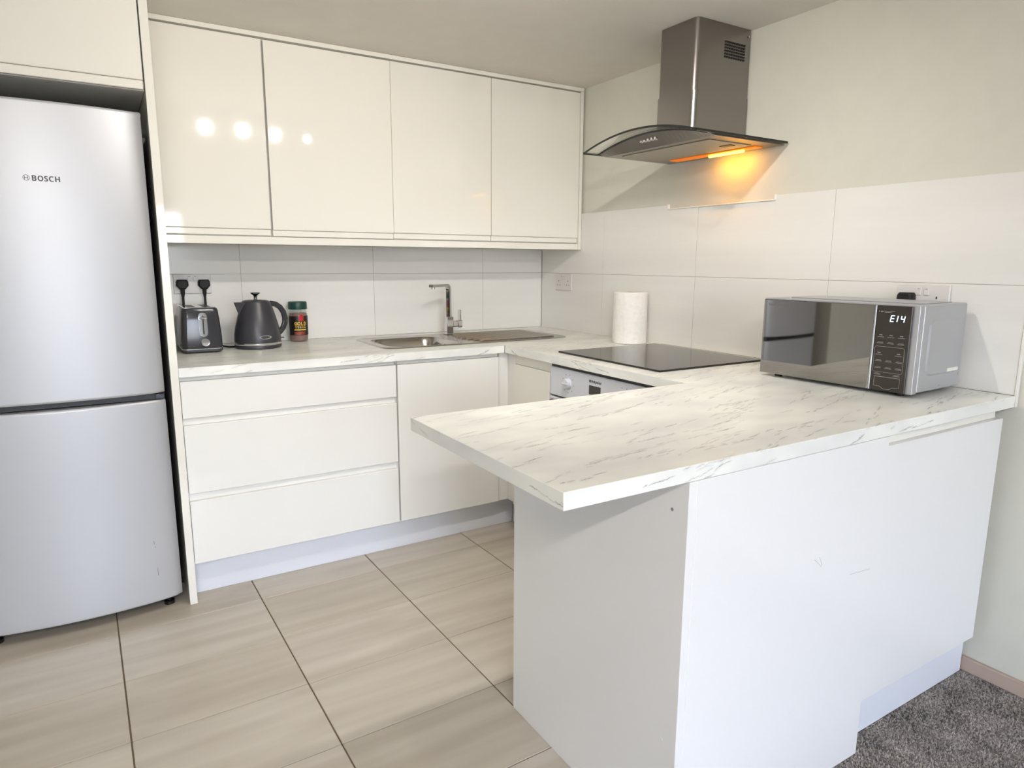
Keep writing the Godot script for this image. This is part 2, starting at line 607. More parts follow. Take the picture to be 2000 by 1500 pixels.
	boxpart(bl, "board", Vector3(-3.6, 0.0, 6.036), Vector3(-0.006, 0.047, 6.05), 0.003, M.skirting)

# ---------------------------------------------------------------- lamps
func spot_bar(label: String, c: Vector3, xs: Array, aims: Array, power: float) -> void:
	var t := thing("ceiling_spotlight", label, "ceiling light", Vector3(c.x, CEIL - 0.001, c.z), "ceiling spotlight bars")
	boxpart(t, "bar", Vector3(xs[0] - 0.06, CEIL - 0.026, c.z - 0.02), Vector3(xs[-1] + 0.06, CEIL - 0.001, c.z + 0.02), 0.006, M.chrome)
	for k in xs.size():
		var aim: Vector3 = (aims[k] as Vector3).normalized()
		var p := Vector3(xs[k], c.y, c.z)
		var s := st()
		var path := [p - aim * 0.045, p - aim * 0.03, p + aim * 0.018, p + aim * 0.02]
		sweep(s, path, circle(0.026, 20), 1, Vector3.UP, [0.6, 0.95, 1.0, 0.95])
		tube(s, [Vector3(xs[k], CEIL - 0.024, c.z), p - aim * 0.03], 0.006)
		var h := part(t, "head", s, M.chrome)
		var g := st()
		sweep(g, [p + aim * 0.0205, p + aim * 0.0225], circle(0.020, 20), 1)
		part(h, "lamp_face", g, M.spot_glow, "glowing lamp face")
		var l := SpotLight3D.new()
		l.name = "spot_beam"
		l.light_color = Color(1.0, 0.98, 0.95)
		l.light_energy = power
		l.light_size = 0.018
		l.spot_angle = 82.0
		l.spot_angle_attenuation = 1.0
		l.spot_range = 12.0
		l.spot_attenuation = 2.0
		l.shadow_enabled = true
		t.add_child(l, true)
		l.position = p + aim * 0.035 - t.position
		l.basis = Basis.looking_at(aim, Vector3.UP if absf(aim.y) < 0.95 else Vector3.RIGHT)

func make_lamps() -> void:
	spot_bar("chrome bar with four lit spotlights on the ceiling above the peninsula", Vector3(-1.3, 2.075, 2.0), [-1.59, -1.39, -1.21, -1.01], [Vector3(-0.35, -0.7, -1), Vector3(0.1, -0.6, -1), Vector3(0.4, -0.9, -0.8), Vector3(0.5, -1.0, -0.3)], 0.36)
	spot_bar("chrome bar with four lit spotlights over the carpeted living area", Vector3(-2.8, 2.075, 4.3), [-3.1, -2.87, -2.64, -2.4], [Vector3(0.3, -0.6, -1), Vector3(0.5, -0.7, -1), Vector3(0.8, -0.6, -0.8), Vector3(0.5, -0.6, -1)], 0.62)

# ---------------------------------------------------------------- cupboards
func wall_units() -> void:
	var xs := [-2.0185, -1.598, -1.064, -0.552, -0.0195]
	var words := ["high-gloss cream wall cupboard beside the fridge panel, mirroring lamps", "wide cream wall cupboard with a slightly proud door, second from the fridge", "cream wall cupboard above the tap, third from the fridge", "cream wall cupboard nearest the cooker hood, in the corner"]
	for i in 4:
		var a: float = xs[i]
		var b: float = xs[i + 1]
		var t := thing("wall_cupboard", words[i], "cupboard", Vector3((a + b) * 0.5, 1.369, 0.0), "cream wall cupboards")
		boxpart(t, "carcass", Vector3(a + 0.0004, 1.369, 0.002), Vector3(b - 0.0004, 2.136, 0.346), 0.001, M.carcass)
		var zf := 0.368
		var dy := 0.0
		if i == 1:
			zf = 0.373
			dy = -0.002
		var g0 := 0.0035 if i == 0 or i == 1 else 0.0015
		var g1 := 0.0035 if i == 0 else 0.0015
		var d := boxpart(t, "door", Vector3(a + (0.002 if i == 0 else g0), 1.399 + dy, zf - 0.020), Vector3(b - g1, 2.131 + dy, zf), 0.0016, M.gloss_cream)
		boxpart(d, "grip_lip", Vector3(a + (0.002 if i == 0 else g0), 1.373 + dy, zf - 0.020), Vector3(b - g1, 1.3985 + dy, zf - 0.007), 0.002, M.gloss_cream)
	var ep := thing("end_panel", "narrow cream end panel of the wall cupboards against the right wall", "panel", Vector3(-0.01, 1.338, 0.0))
	boxpart(ep, "panel", Vector3(-0.0188, 1.338, 0.002), Vector3(-0.0015, 2.136, 0.372), 0.001, M.gloss_cream)
	var pel := thing("light_pelmet", "cream light rail running under the wall cupboards", "pelmet", Vector3(-1.0, 1.338, 0.36))
	boxpart(pel, "rail", Vector3(-2.0185, 1.338, 0.300), Vector3(-0.0195, 1.3682, 0.369), 0.001, M.gloss_cream)
	var cor := thing("cornice", "cream filler strip between the wall cupboards and the ceiling", "trim", Vector3(-1.0, 2.137, 0.36))
	boxpart(cor, "strip", Vector3(-2.0185, 2.1368, 0.30), Vector3(-0.0015, CEIL - 0.0006, 0.374), 0.0012, M.gloss_cream)

func base_units() -> void:
	# tall panel beside the fridge
	var tp := thing("tall_end_panel", "full-height cream panel between the fridge freezer and the cupboards", "panel", Vector3(-2.033, 0, 0.0))
	boxpart(tp, "panel", Vector3(-2.0455, 0.0005, 0.001), Vector3(-2.0195, CEIL - 0.001, 0.702), 0.0012, M.gloss_cream)
	# cupboard above the fridge
	var oc := thing("bridging_cupboard", "cream cupboard above the fridge freezer", "cupboard", Vector3(-2.39, 1.818, 0.0))
	boxpart(oc, "carcass", Vector3(-2.732, 1.818, 0.02), Vector3(-2.0465, CEIL - 0.002, 0.676), 0.001, M.carcass)
	var od := boxpart(oc, "door", Vector3(-2.729, 1.848, 0.678), Vector3(-2.050, CEIL - 0.004, 0.700), 0.0016, M.gloss_cream)
	boxpart(od, "grip_lip", Vector3(-2.729, 1.820, 0.678), Vector3(-2.050, 1.8474, 0.693), 0.002, M.gloss_cream)
	# three-drawer unit
	var du := thing("drawer_unit", "wide white base unit with three handleless drawers beside the fridge", "drawers", Vector3(-1.6, 0.147, 0.3))
	var x0 := -2.0188
	var x1 := -1.193
	boxpart(du, "carcass", Vector3(x0, 0.147, 0.03), Vector3(x1, TOP - THICK - 0.0015, 0.655), 0.001, M.gloss_ivory)
	for r in [[0.706, 0.842, 0.859], [0.421, 0.679, 0.704], [0.147, 0.391, 0.419]]:
		var d := boxpart(du, "drawer", Vector3(x0 + 0.003, r[0], 0.6565), Vector3(x1 - 0.0025, r[1], 0.680), 0.0016, M.gloss_ivory)
		boxpart(d, "grip_channel", Vector3(x0 + 0.003, r[1] + 0.0004, 0.6565), Vector3(x1 - 0.006, r[2], 0.666), 0.001, M.gloss_ivory)
	# sink base
	var su := thing("sink_base_cupboard", "white single-door base cupboard under the sink", "cupboard", Vector3(-0.94, 0.147, 0.3))
	var s6 := st()   # open-topped so that the bowl hangs inside it
	cbox(s6, Vector3(-1.1922, 0.147, 0.03), Vector3(-1.176, TOP - THICK - 0.0015, 0.655), 0.0005)
	cbox(s6, Vector3(-0.706, 0.147, 0.03), Vector3(-0.690, TOP - THICK - 0.0015, 0.655), 0.0005)
	cbox(s6, Vector3(-1.176, 0.147, 0.03), Vector3(-0.706, 0.165, 0.655), 0.0005)
	cbox(s6, Vector3(-1.176, 0.80, 0.637), Vector3(-0.706, TOP - THICK - 0.0015, 0.655), 0.0005)
	part(su, "carcass", s6, M.gloss_ivory)
	var sd := boxpart(su, "door", Vector3(-1.189, 0.147, 0.6565), Vector3(-0.693, 0.842, 0.680), 0.0016, M.gloss_ivory)
	boxpart(sd, "grip_channel", Vector3(-1.187, 0.8424, 0.6565), Vector3(-0.695, 0.859, 0.668), 0.001, M.gloss_ivory)
	# corner post
	var cpst := thing("corner_post", "white corner post where the two base runs meet", "post", Vector3(-0.66, 0.147, 0.7))
	var s7 := st()
	cbox(s7, Vector3(-0.689, 0.147, 0.655), Vector3(-0.6405, TOP - THICK - 0.0015, 0.675), 0.001)
	cbox(s7, Vector3(-0.6400, 0.147, 0.655), Vector3(-0.622, TOP - THICK - 0.0015, 0.742), 0.001)
	part(cpst, "post", s7, M.gloss_ivory)
	# corner cupboard on the right run
	var cu := thing("corner_cupboard", "narrow white base cupboard between the corner and the oven", "cupboard", Vector3(-0.3, 0.147, 0.9))
	boxpart(cu, "carcass", Vector3(-0.628, 0.147, 0.744), Vector3(-0.03, TOP - THICK - 0.0015, 1.034), 0.001, M.carcass)
	var cd := boxpart(cu, "door", Vector3(-0.655, 0.147, 0.746), Vector3(-0.630, 0.815, 1.031), 0.0016, M.gloss_cream)
	boxpart(cd, "grip_channel", Vector3(-0.641, 0.8154, 0.746), Vector3(-0.630, 0.857, 1.031), 0.001, M.gloss_cream)
	# plinths
	var p1 := thing("plinth", "long white plinth under the drawers and sink cupboard", "plinth", Vector3(-1.3, 0, 0.6))
	boxpart(p1, "board", Vector3(-2.0188, 0.0004, 0.597), Vector3(-0.5745, 0.146, 0.613), 0.001, M.plinth_white)
	var p2 := thing("plinth", "short white plinth under the corner cupboard and oven", "plinth", Vector3(-0.565, 0, 1.2))
	boxpart(p2, "board", Vector3(-0.574, 0.0004, 0.614), Vector3(-0.558, 0.1455, 1.825), 0.001, M.plinth_white)
	# peninsula
	var pe := thing("peninsula_end_panel", "large pale end panel of the peninsula under the overhanging worktop", "panel", Vector3(-1.31, 0, 2.1))
	boxpart(pe, "panel", Vector3(-1.3195, 0.0005, 1.826), Vector3(-1.2985, TOP - THICK - 0.0008, 2.4535), 0.001, M.gloss_white)
	var ss := st()
	lathe(ss, Vector3(-1.3199, 0.795, 2.412), [[0.0, -0.0006], [0.0035, -0.0004], [0.0035, 0.0002]], 10, 0)
	part(pe, "screw_hole", ss, M.scuff, "small dark screw hole")
	var s8 := st()
	lathe(s8, Vector3(-1.3199, 0.29, 2.412), [[0.0, -0.0006], [0.0045, -0.0004], [0.0045, 0.0002]], 10, 0)
	part(pe, "screw_cover", s8, M.carcass)
	var pb := thing("peninsula_back_panel", "bright white scuffed panel on the living-room side of the peninsula", "panel", Vector3(-0.97, 0, 2.44))
	boxpart(pb, "panel", Vector3(-1.2982, 0.0005, 2.434), Vector3(-0.6460, TOP - THICK - 0.0008, 2.4535), 0.001, M.gloss_white)
	for e in [[-0.757, 0.533, -0.672, 0.527], [-0.905, 0.607, -0.876, 0.583], [-0.886, 0.609, -0.874, 0.586]]:
		var sc := st()
		tube(sc, [Vector3(e[0], e[1], 2.4535), Vector3(e[2], e[3], 2.4535)], 0.00035, 4)
		part(pb, "scratch", sc, M.scuff, "thin grey scratch")
	var pc := thing("peninsula_cupboard", "white handleless cupboard at the wall end of the peninsula", "cupboard", Vector3(-0.33, 0.13, 2.2))
	boxpart(pc, "carcass", Vector3(-0.644, 0.13, 1.86), Vector3(-0.040, TOP - THICK - 0.0015, 2.4125), 0.001, M.gloss_white)
	var pd := boxpart(pc, "door", Vector3(-0.6415, 0.133, 2.4145), Vector3(-0.024, 0.829, 2.4385), 0.0016, M.gloss_white)
	boxpart(pd, "grip_channel", Vector3(-0.640, 0.8294, 2.4145), Vector3(-0.042, 0.8585, 2.424), 0.001, M.gloss_cream)
	var p3 := thing("plinth", "white plinth standing on the carpet under the peninsula cupboard", "plinth", Vector3(-0.33, 0, 2.4))
	boxpart(p3, "board", Vector3(-0.6440, 0.0004, 2.394), Vector3(-0.012, 0.129, 2.410), 0.001, M.plinth_white)

func worktops() -> void:
	var b := TOP - THICK
	var w1 := thing("worktop", "pale marble-effect worktop along the back wall with the sink let in", "worktop", Vector3(-1.0, b, 0.35))
	var s := st()
	cbox(s, Vector3(-2.0188, b, 0.0012), Vector3(-1.168, TOP, 0.7015), 0)
	cbox(s, Vector3(-0.222, b, 0.0012), Vector3(-0.0012, TOP, 0.7015), 0)
	cbox(s, Vector3(-1.168, b, 0.0012), Vector3(-0.222, TOP, 0.146), 0)
	cbox(s, Vector3(-1.168, b, 0.552), Vector3(-0.222, TOP, 0.7015), 0)
	part(w1, "slab", s, M.worktop)
	boxpart(w1, "joint_strip", Vector3(-0.6765, b, 0.7015), Vector3(-0.6725, TOP + 0.0004, 0.7035), 0.0004, M.brushed_steel, "thin metal jointing strip")
	var w2 := thing("worktop", "pale marble-effect worktop along the right wall holding the hob", "worktop", Vector3(-0.33, b, 1.25))
	boxpart(w2, "slab", Vector3(-0.6745, b, 0.7036), Vector3(-0.0012, TOP, 1.8155), 0.0008, M.worktop)
	var w3 := thing("worktop", "broad marble-effect peninsula worktop overhanging its end panel", "worktop", Vector3(-0.8, b, 2.13))
	boxpart(w3, "slab", Vector3(-1.6140, b, 1.8162), Vector3(-0.0040, TOP, 2.4540), 0.0012, M.worktop)

# ---------------------------------------------------------------- appliances
func fridge() -> void:
	var t := thing("fridge_freezer", "tall silver fridge freezer with bowed doors in a dark recess", "fridge freezer", Vector3(-2.36, 0, 0.4))
	boxpart(t, "cabinet", Vector3(-2.655, 0.03, 0.06), Vector3(-2.064, 1.735, 0.632), 0.006, M.fridge_side)
	boxpart(t, "top_cap", Vector3(-2.655, 1.7352, 0.40), Vector3(-2.064, 1.752, 0.668), 0.004, M.micro_silver)
	for r in [[0.045, 0.787, "lower_door"], [0.812, 1.747, "upper_door"]]:
		var s := st()
		var rings := []
		for lv in [[r[0], 0.004], [r[0] + 0.004, 0.0], [r[0] + 0.008, 0.0], [r[0] + 0.012, 0.0], [r[1] - 0.012, 0.0], [r[1] - 0.008, 0.0], [r[1] - 0.004, 0.0], [r[1], 0.004]]:
			rings.append(bowed(lv[0], lv[1]))
		loft(s, rings, true, 1)
		var d := part(t, r[2], s, M.silver_paint)
		if r[2] == "upper_door":
			var zt := bow(-2.36) + 0.0004
			var lt := lettering(d, "maker_lettering", "BOSCH", 0.0165, M.print_dark, Transform3D(Basis(Vector3.UP, 0.0), Vector3(-2.342, 1.516, bow(-2.342))), true)
			lt.rotation.y = 0.02
			var e := st()
			var c := Vector3(-2.392, 1.5165, bow(-2.392) + 0.0004)
			ringband(e, c, 0.0088, 0.0076)
			cbox(e, c + Vector3(-0.005, -0.006, -0.0004), c + Vector3(-0.0036, 0.006, 0.0003), 0)
			cbox(e, c + Vector3(0.0036, -0.006, -0.0004), c + Vector3(0.005, 0.006, 0.0003), 0)
			cbox(e, c + Vector3(-0.0036, -0.0008, -0.0004), c + Vector3(0.0036, 0.0008, 0.0003), 0)
			part(d, "maker_emblem", e, M.print_dark)
		else:
			for k in [[-2.145, 0.28, 0.265], [-2.142, 0.258, 0.253], [-2.141, 0.175, 0.145]]:
				var q := st()
				tube(q, [Vector3(k[0], k[1], bow(k[0])), Vector3(k[0] + 0.0008, k[2], bow(k[0]))], 0.0008, 4)
				part(d, "scratch", q, M.scuff, "short dark scratch")
	var h := st()
	cbox(h, Vector3(-2.650, 0.7885, 0.634), Vector3(-2.070, 0.8105, 0.684), 0.002)
	part(t, "handle_recess", h, M.black_plastic, "black grip gap between the doors")
	boxpart(t, "hinge", Vector3(-2.098, 0.790, 0.66), Vector3(-2.067, 0.8085, 0.690), 0.003, M.dark_chrome)
	for x in [-2.63, -2.11]:
		for z in [0.12, 0.64]:
			var f := st()
			lathe(f, Vector3(x, 0, z), [[0.0, 0.0005], [0.018, 0.0005], [0.018, 0.012], [0.008, 0.014], [0.008, 0.034]], 14)
			part(t, "foot", f, M.black_plastic)

func bow(x: float) -> float:
	var u := (x + 2.3605) / 0.2955
	return 0.690 + 0.034 * (1.0 - u * u) - 0.012 * pow(absf(u), 14.0)

func bowed(y: float, inset: float) -> Array:
	var r := []
	for k in 25:
		var x := lerpf(-2.655, -2.066, k / 24.0)
		r.append(Vector3(x + (inset if k == 0 else (-inset if k == 24 else 0.0)), y, bow(x) - inset))
	r.append(Vector3(-2.066 - inset, y, 0.638))
	r.append(Vector3(-2.655 + inset, y, 0.638))
	return r

func ringband(s: SurfaceTool, c: Vector3, r1: float, r0: float) -> void:
	for k in 24:
		var a := TAU * k / 24.0
		var b := TAU * (k + 1) / 24.0
		var da := Vector3(cos(a), sin(a), 0)
		var db := Vector3(cos(b), sin(b), 0)
		quad(s, c + da * r0, c + db * r0, c + db * r1, c + da * r1, Vector3.BACK)

func oven() -> void:
	var t := thing("built_in_oven", "white built-in oven under the hob, mostly hidden by the peninsula", "oven", Vector3(-0.35, 0.147, 1.34))
	var z0 := 1.039
	var z1 := 1.634
	boxpart(t, "body", Vector3(-0.63, 0.147, z0 + 0.01), Vector3(-0.06, 0.8605, z1 - 0.01), 0.002, M.black_plastic)
	boxpart(t, "vent_strip", Vector3(-0.648, 0.8475, z0), Vector3(-0.6305, 0.8605, z1), 0.001, M.black_plastic, "black ventilation strip")
	var f := boxpart(t, "control_panel", Vector3(-0.656, 0.728, z0), Vector3(-0.6305, 0.846, z1), 0.003, M.oven_white)
	for k in [1.166, 1.507]:
		var s := st()
		lathe(s, Vector3(-0.656, 0.790, k), [[0.0, -0.016], [0.018, -0.016], [0.021, -0.013], [0.022, -0.003], [0.024, 0.0], [0.024, 0.0005]], 24, 0)
		cbox(s, Vector3(-0.678, 0.787, k - 0.018), Vector3(-0.671, 0.793, k + 0.018), 0.002)
		part(f, "knob", s, M.oven_white)
		for q in 9:
			var a := TAU * q / 9.0 + 0.3
			var p := Vector3(-0.6561, 0.790 + cos(a) * 0.037, k + sin(a) * 0.037)
			boxpart(f, "printed_mark", p + Vector3(-0.0003, -0.0016, -0.0016), p + Vector3(0.0003, 0.0016, 0.0016), 0, M.print_dim)
	boxpart(f, "clock_display", Vector3(-0.6568, 0.770, 1.302), Vector3(-0.6555, 0.806, 1.372), 0.0003, M.panel_black)
	for k in [1.452, 1.478]:
		var s2 := st()
		lathe(s2, Vector3(-0.656, 0.790, k), [[0.0, -0.002], [0.0045, -0.002], [0.0045, 0.0003]], 12, 0)
		part(f, "button", s2, M.print_dim)
	lettering(f, "maker_lettering", "Hotpoint", 0.0105, M.print_dark, Transform3D(Basis(Vector3.UP, -PI / 2), Vector3(-0.6563, 0.822, 1.345)), true)
	boxpart(f, "maker_emblem", Vector3(-0.6567, 0.817, 1.303), Vector3(-0.6558, 0.827, 1.311), 0, M.print_dark)
	var d := boxpart(t, "oven_door", Vector3(-0.656, 0.16, z0), Vector3(-0.6305, 0.720, z1), 0.003, M.oven_white)
	boxpart(d, "door_glass", Vector3(-0.6572, 0.24, z0 + 0.07), Vector3(-0.6562, 0.60, z1 - 0.07), 0.0004, M.hob_glass)
	var hs := st()
	var pts := []
	for k in 17:
		var u := k / 16.0
		pts.append(Vector3(-0.668 - 0.024 * sin(PI * u), 0.700 - 0.006 * sin(PI * u), lerpf(z0 + 0.03, z1 - 0.03, u)))
	sweep(hs, pts, rrect(0.022, 0.026, 0.008, 3), 1)
	part(d, "handle", hs, M.black_plastic, "black curved bar handle")

func hob() -> void:
	var t := thing("ceramic_hob", "black glass hob set flush on the worktop by the right wall", "hob", Vector3(-0.327, TOP, 1.32))
	boxpart(t, "glass", Vector3(-0.601, TOP + 0.0004, 1.018), Vector3(-0.055, TOP + 0.0075, 1.622), 0.0015, M.hob_glass)

func hood() -> void:
	var t := thing("cooker_hood", "stainless steel chimney hood with a curved glass canopy and lit lamp", "cooker hood", Vector3(-0.2, 1.70, 1.31))
	var zc := 1.310
	var hw := 0.308
	var n := 28
	# canopy glass
	var g := st()
	var e := st()
	var xf := -0.478
	var xb := -0.001
	for k in n:
		var z0 := zc - hw + 2.0 * hw * k / n
		var z1 := zc - hw + 2.0 * hw * (k + 1) / n
		var y0 := arch(z0)
		var y1 := arch(z1)
		g.set_smooth_group(1)
		quad(g, Vector3(xf, y0, z0), Vector3(xb, y0, z0), Vector3(xb, y1, z1), Vector3(xf, y1, z1), Vector3.UP)
		g.set_smooth_group(2)
		quad(g, Vector3(xf, y0 - 0.006, z0), Vector3(xb, y0 - 0.006, z0), Vector3(xb, y1 - 0.006, z1), Vector3(xf, y1 - 0.006, z1), Vector3.DOWN)
		# dark ground edge of the glass
		var a := Vector3(xf, y0 + 0.0004, z0)
		var b := Vector3(xf, y1 + 0.0004, z1)
		var o := Vector3(0, -0.0068, 0)
		var i := Vector3(0.003, 0, 0)
		quad(e, a, b, b + o, a + o, Vector3.LEFT)
		quad(e, a + i, b + i, b + o + i, a + o + i, Vector3.RIGHT)
		quad(e, a, b, b + i, a + i, Vector3.UP)
		quad(e, a + o, b + o, b + i + o, a + i + o, Vector3.DOWN)
	var gl := part(t, "glass_canopy", g, M.hood_glass, "clear arched glass")
	for z in [zc - hw, zc + hw]:
		cbox(e, Vector3(xf, arch(z) - 0.0072, z - 0.0025), Vector3(xb, arch(z) + 0.0006, z + 0.0025), 0)
	part(gl, "glass_edge", e, M.glass_edge, "dark polished edge of the glass")
	# steel body under the glass
	var s := st()
	var yb := 1.7045
	var w := hw - 0.012
	var f := st()
	for k in n:
		var z0 := zc - w + 2.0 * w * k / n
		var z1 := zc - w + 2.0 * w * (k + 1) / n
		var y0 := arch(z0) - 0.0075
		var y1 := arch(z1) - 0.0075
		quad(f, Vector3(-0.412, y0, z0), Vector3(-0.412, y1, z1), Vector3(-0.372, yb, z1), Vector3(-0.372, yb, z0), Vector3(-1, -1, 0))
		s.set_smooth_group(1)
		quad(s, Vector3(-0.412, y0, z0), Vector3(-0.0015, y0, z0), Vector3(-0.0015, y1, z1), Vector3(-0.412, y1, z1), Vector3.UP)
		s.set_smooth_group(-1)
		quad(s, Vector3(-0.372, yb, z0), Vector3(-0.0015, yb, z0), Vector3(-0.0015, yb, z1), Vector3(-0.372, yb, z1), Vector3.DOWN)
		quad(s, Vector3(-0.0015, yb, z0), Vector3(-0.0015, y0, z0), Vector3(-0.0015, y1, z1), Vector3(-0.0015, yb, z1), Vector3.RIGHT)
	for sg in [-1.0, 1.0]:
		var z: float = zc + w * sg
		var y := arch(z) - 0.0075
		quad(s, Vector3(-0.412, y, z), Vector3(-0.372, yb, z), Vector3(-0.0015, yb, z), Vector3(-0.0015, y, z), Vector3(0, 0, sg))
	var body := part(t, "body", s, M.hood_steel)
	part(body, "front_fascia", f, M.hood_steel)
	var rim := st()
	for k in n:
		var z0 := zc - w + 2.0 * w * k / n
		var z1 := zc - w + 2.0 * w * (k + 1) / n
		var a := Vector3(-0.4135, arch(z0) - 0.0062, z0)
		var b := Vector3(-0.4135, arch(z1) - 0.0062, z1)
		quad(rim, a, b, b + Vector3(0.002, -0.006, 0), a + Vector3(0.002, -0.006, 0), Vector3.LEFT)
		quad(rim, a + Vector3(0.002, -0.006, 0), b + Vector3(0.002, -0.006, 0), b + Vector3(0.008, -0.006, 0), a + Vector3(0.008, -0.006, 0), Vector3.DOWN)
	part(body, "front_gasket", rim, M.glass_edge, "dark line under the glass")
	for k in 5:
		var bs := st()
		var z := 1.262 + 0.0195 * k
		lathe(bs, Vector3(-0.3975, 1.7305, z), [[0.0, -0.007], [0.0052, -0.007], [0.0062, -0.005], [0.0062, 0.004]], 12, 0)
		part(body, "button", bs, M.chrome)
	var fl := boxpart(t, "grease_filter", Vector3(-0.335, 1.7015, 1.075), Vector3(-0.110, 1.7046, 1.545), 0.001, M.filter_mesh)
	boxpart(fl, "filter_catch", Vector3(-0.20, 1.6995, 1.47), Vector3(-0.17, 1.7016, 1.52), 0.0006, M.black_plastic)
	# lamp
	boxpart(t, "lamp_lens", Vector3(-0.088, 1.7005, 1.10), Vector3(-0.040, 1.7046, 1.54), 0.001, M.hood_lens, "amber lamp cover")
	var lb := st()
	tube(lb, [Vector3(-0.064, 1.6975, 1.300), Vector3(-0.064, 1.6975, 1.470)], 0.0065, 12)
	part(t, "lamp_tube", lb, M.hood_bulb, "glowing yellow lamp tube")
	var l := AreaLight3D.new()
	l.name = "hood_light"
	l.light_color = Color(1.0, 0.68, 0.04)
	l.light_energy = 0.034
	l.area_size = Vector2(0.17, 0.012)
	l.area_range = 6.0
	l.shadow_enabled = true
	t.add_child(l)
	l.position = Vector3(-0.060, 1.689, 1.385) - t.position
	var aim := Vector3(0.45, -1, 0).normalized()
	l.basis = Basis(Vector3(0, 0, 1), aim.cross(Vector3(0, 0, 1)) * -1.0, -aim).orthonormalized()
	# chimney: lower sleeve and upper duct cover
	var zl := 1.215
	var zr := 1.420
	for r in [[1.742, 1.903, 0.0, "lower_sleeve"], [1.9032, CEIL - 0.001, 0.0035, "upper_sleeve"]]:
		var c := st()
		var q: float = r[2]
		var prof := PackedVector2Array()
		prof.append(Vector2(-0.002, zl + q))
		var rad := 0.022
		for k in 7:
			var a := PI * 0.5 * k / 6.0
			prof.append(Vector2(-0.292 + q + rad - rad * sin(a), zl + q + rad - rad * cos(a)))
		for k in 7:
			var a := PI * 0.5 * k / 6.0
			prof.append(Vector2(-0.292 + q + rad - rad * cos(a), zr - q - rad + rad * sin(a)))
		prof.append(Vector2(-0.002, zr - q))
		var rings := [[], []]
		for p in prof:
			rings[0].append(Vector3(p.x, r[0], p.y))
			rings[1].append(Vector3(p.x, r[1], p.y))
		c.set_smooth_group(-1)
		var mid := Vector3(-0.14, 0, (zl + zr) * 0.5)
		for k in prof.size() - 1:
			c.set_smooth_group(1)
			quad(c, rings[0][k], rings[0][k + 1], rings[1][k + 1], rings[1][k], Vector3(prof[k].x + prof[k + 1].x, 0, prof[k].y + prof[k + 1].y) * 0.5 - mid)
		c.set_smooth_group(-1)
		for k in range(1, prof.size() - 1):
			tri(c, rings[1][0], rings[1][k], rings[1][k + 1], Vector3.UP)
		var ch := part(t, r[3], c, M.duct_steel)
		if r[3] == "upper_sleeve":
			for yy in 6:
				for xx in 9:
					var px := -0.1395 + 0.0128 * xx
					var py := 2.036 + 0.0105 * yy
					boxpart(ch, "vent_hole", Vector3(px, py, zr - 0.004), Vector3(px + 0.0076, py + 0.0066, zr - 0.0006), 0, M.black_plastic)
			var sc := st()
			lathe(sc, Vector3(-0.012, 2.128, zr - 0.001), [[0.004, 0.0], [0.004, 0.0012], [0.0, 0.002]], 10, 2)
			part(ch, "screw", sc, M.chrome)

func arch(z: float) -> float:
	var u := (z - 1.310) / 0.308
	return 1.716 + 0.047 * (1.0 - u * u)

func sink() -> void:
	var t := thing("kitchen_sink", "stainless steel sink with one bowl and a ridged drainer", "sink", Vector3(-0.69, TOP, 0.355))
	var x0 := -1.196
	var x1 := -0.200
	var z0 := 0.122
	var z1 := 0.572
	# one pressed sheet: raised rim, bowl and drainer
	var nx := 150
	var nz := 72
	var grid := []
	for i in nx + 1:
		var col := []
		for j in nz + 1:
			var x := lerpf(x0, x1, float(i) / nx)
			var z := lerpf(z0, z1, float(j) / nz)
			var y := sink_height(x, z)
			# round the outline's corners
			var r := 0.07
			var cx := clampf(x, x0 + r, x1 - r)
			var cz := clampf(z, z0 + r, z1 - r)
			if cx != x and cz != z:
				var d := Vector2(x - cx, z - cz)
				var m := maxf(absf(d.x), absf(d.y))
				d = d.normalized() * m
				x = cx + d.x
				z = cz + d.y
			if i == 0 or j == 0 or i == nx or j == nz:
				y = TOP + 0.0003
			col.append(Vector3(x, y, z))
		grid.append(col)
	var s := st()
	s.set_smooth_group(1)
	for i in nx:
		for j in nz:
			quad(s, grid[i][j], grid[i + 1][j], grid[i + 1][j + 1], grid[i][j + 1], Vector3.UP)
	part(t, "sink_top", s, M.brushed_steel)
	for k in 8:
		var r := st()
		var z := 0.200 + 0.043 * k
		var xs := -0.735 + 0.012 * absf(k - 3.5)
		tube(r, [Vector3(xs, TOP + 0.0035, z), Vector3(xs + 0.02, TOP + 0.0055, z), Vector3(-0.285, TOP + 0.0055, z), Vector3(-0.265, TOP + 0.0035, z)], 0.0062, 10)
		part(t, "drainer_rib", r, M.brushed_steel)
	var w := st()
	lathe(w, Vector3(-0.97, TOP - 0.150, 0.36), [[0.045, 0.0], [0.045, 0.003], [0.036, 0.004], [0.03, 0.0015], [0.0, 0.0015]], 24)
	part(t, "waste_outlet", w, M.chrome)
	var ov := st()
	lathe(ov, Vector3(-0.808, TOP - 0.035, 0.36), [[0.016, 0.0], [0.016, -0.003], [0.0, -0.003]], 16, 0)
	part(t, "overflow", ov, M.black_plastic)

func sink_height(x: float, z: float) -> float:
	var y := TOP + 0.0045
	var e := minf(minf(x + 1.196, -0.200 - x), minf(z - 0.122, 0.572 - z))
	y -= 0.0025 * smoothstep(0.010, 0.024, e)
	# bowl: rounded rectangle
	var d := rr(Vector2(x + 0.972, z - 0.362), Vector2(0.163, 0.160), 0.06)
	if d < 0.012:
		var deep := smoothstep(0.012, -0.008, d) * 0.03 + smoothstep(0.0, -0.030, d) * 0.092 + smoothstep(-0.015, -0.05, d) * 0.028
		y -= deep
	return y

func rr(p: Vector2, h: Vector2, r: float) -> float:
	var q := p.abs() - h + Vector2(r, r)
	return Vector2(maxf(q.x, 0), maxf(q.y, 0)).length() + minf(maxf(q.x, q.y), 0.0) - r

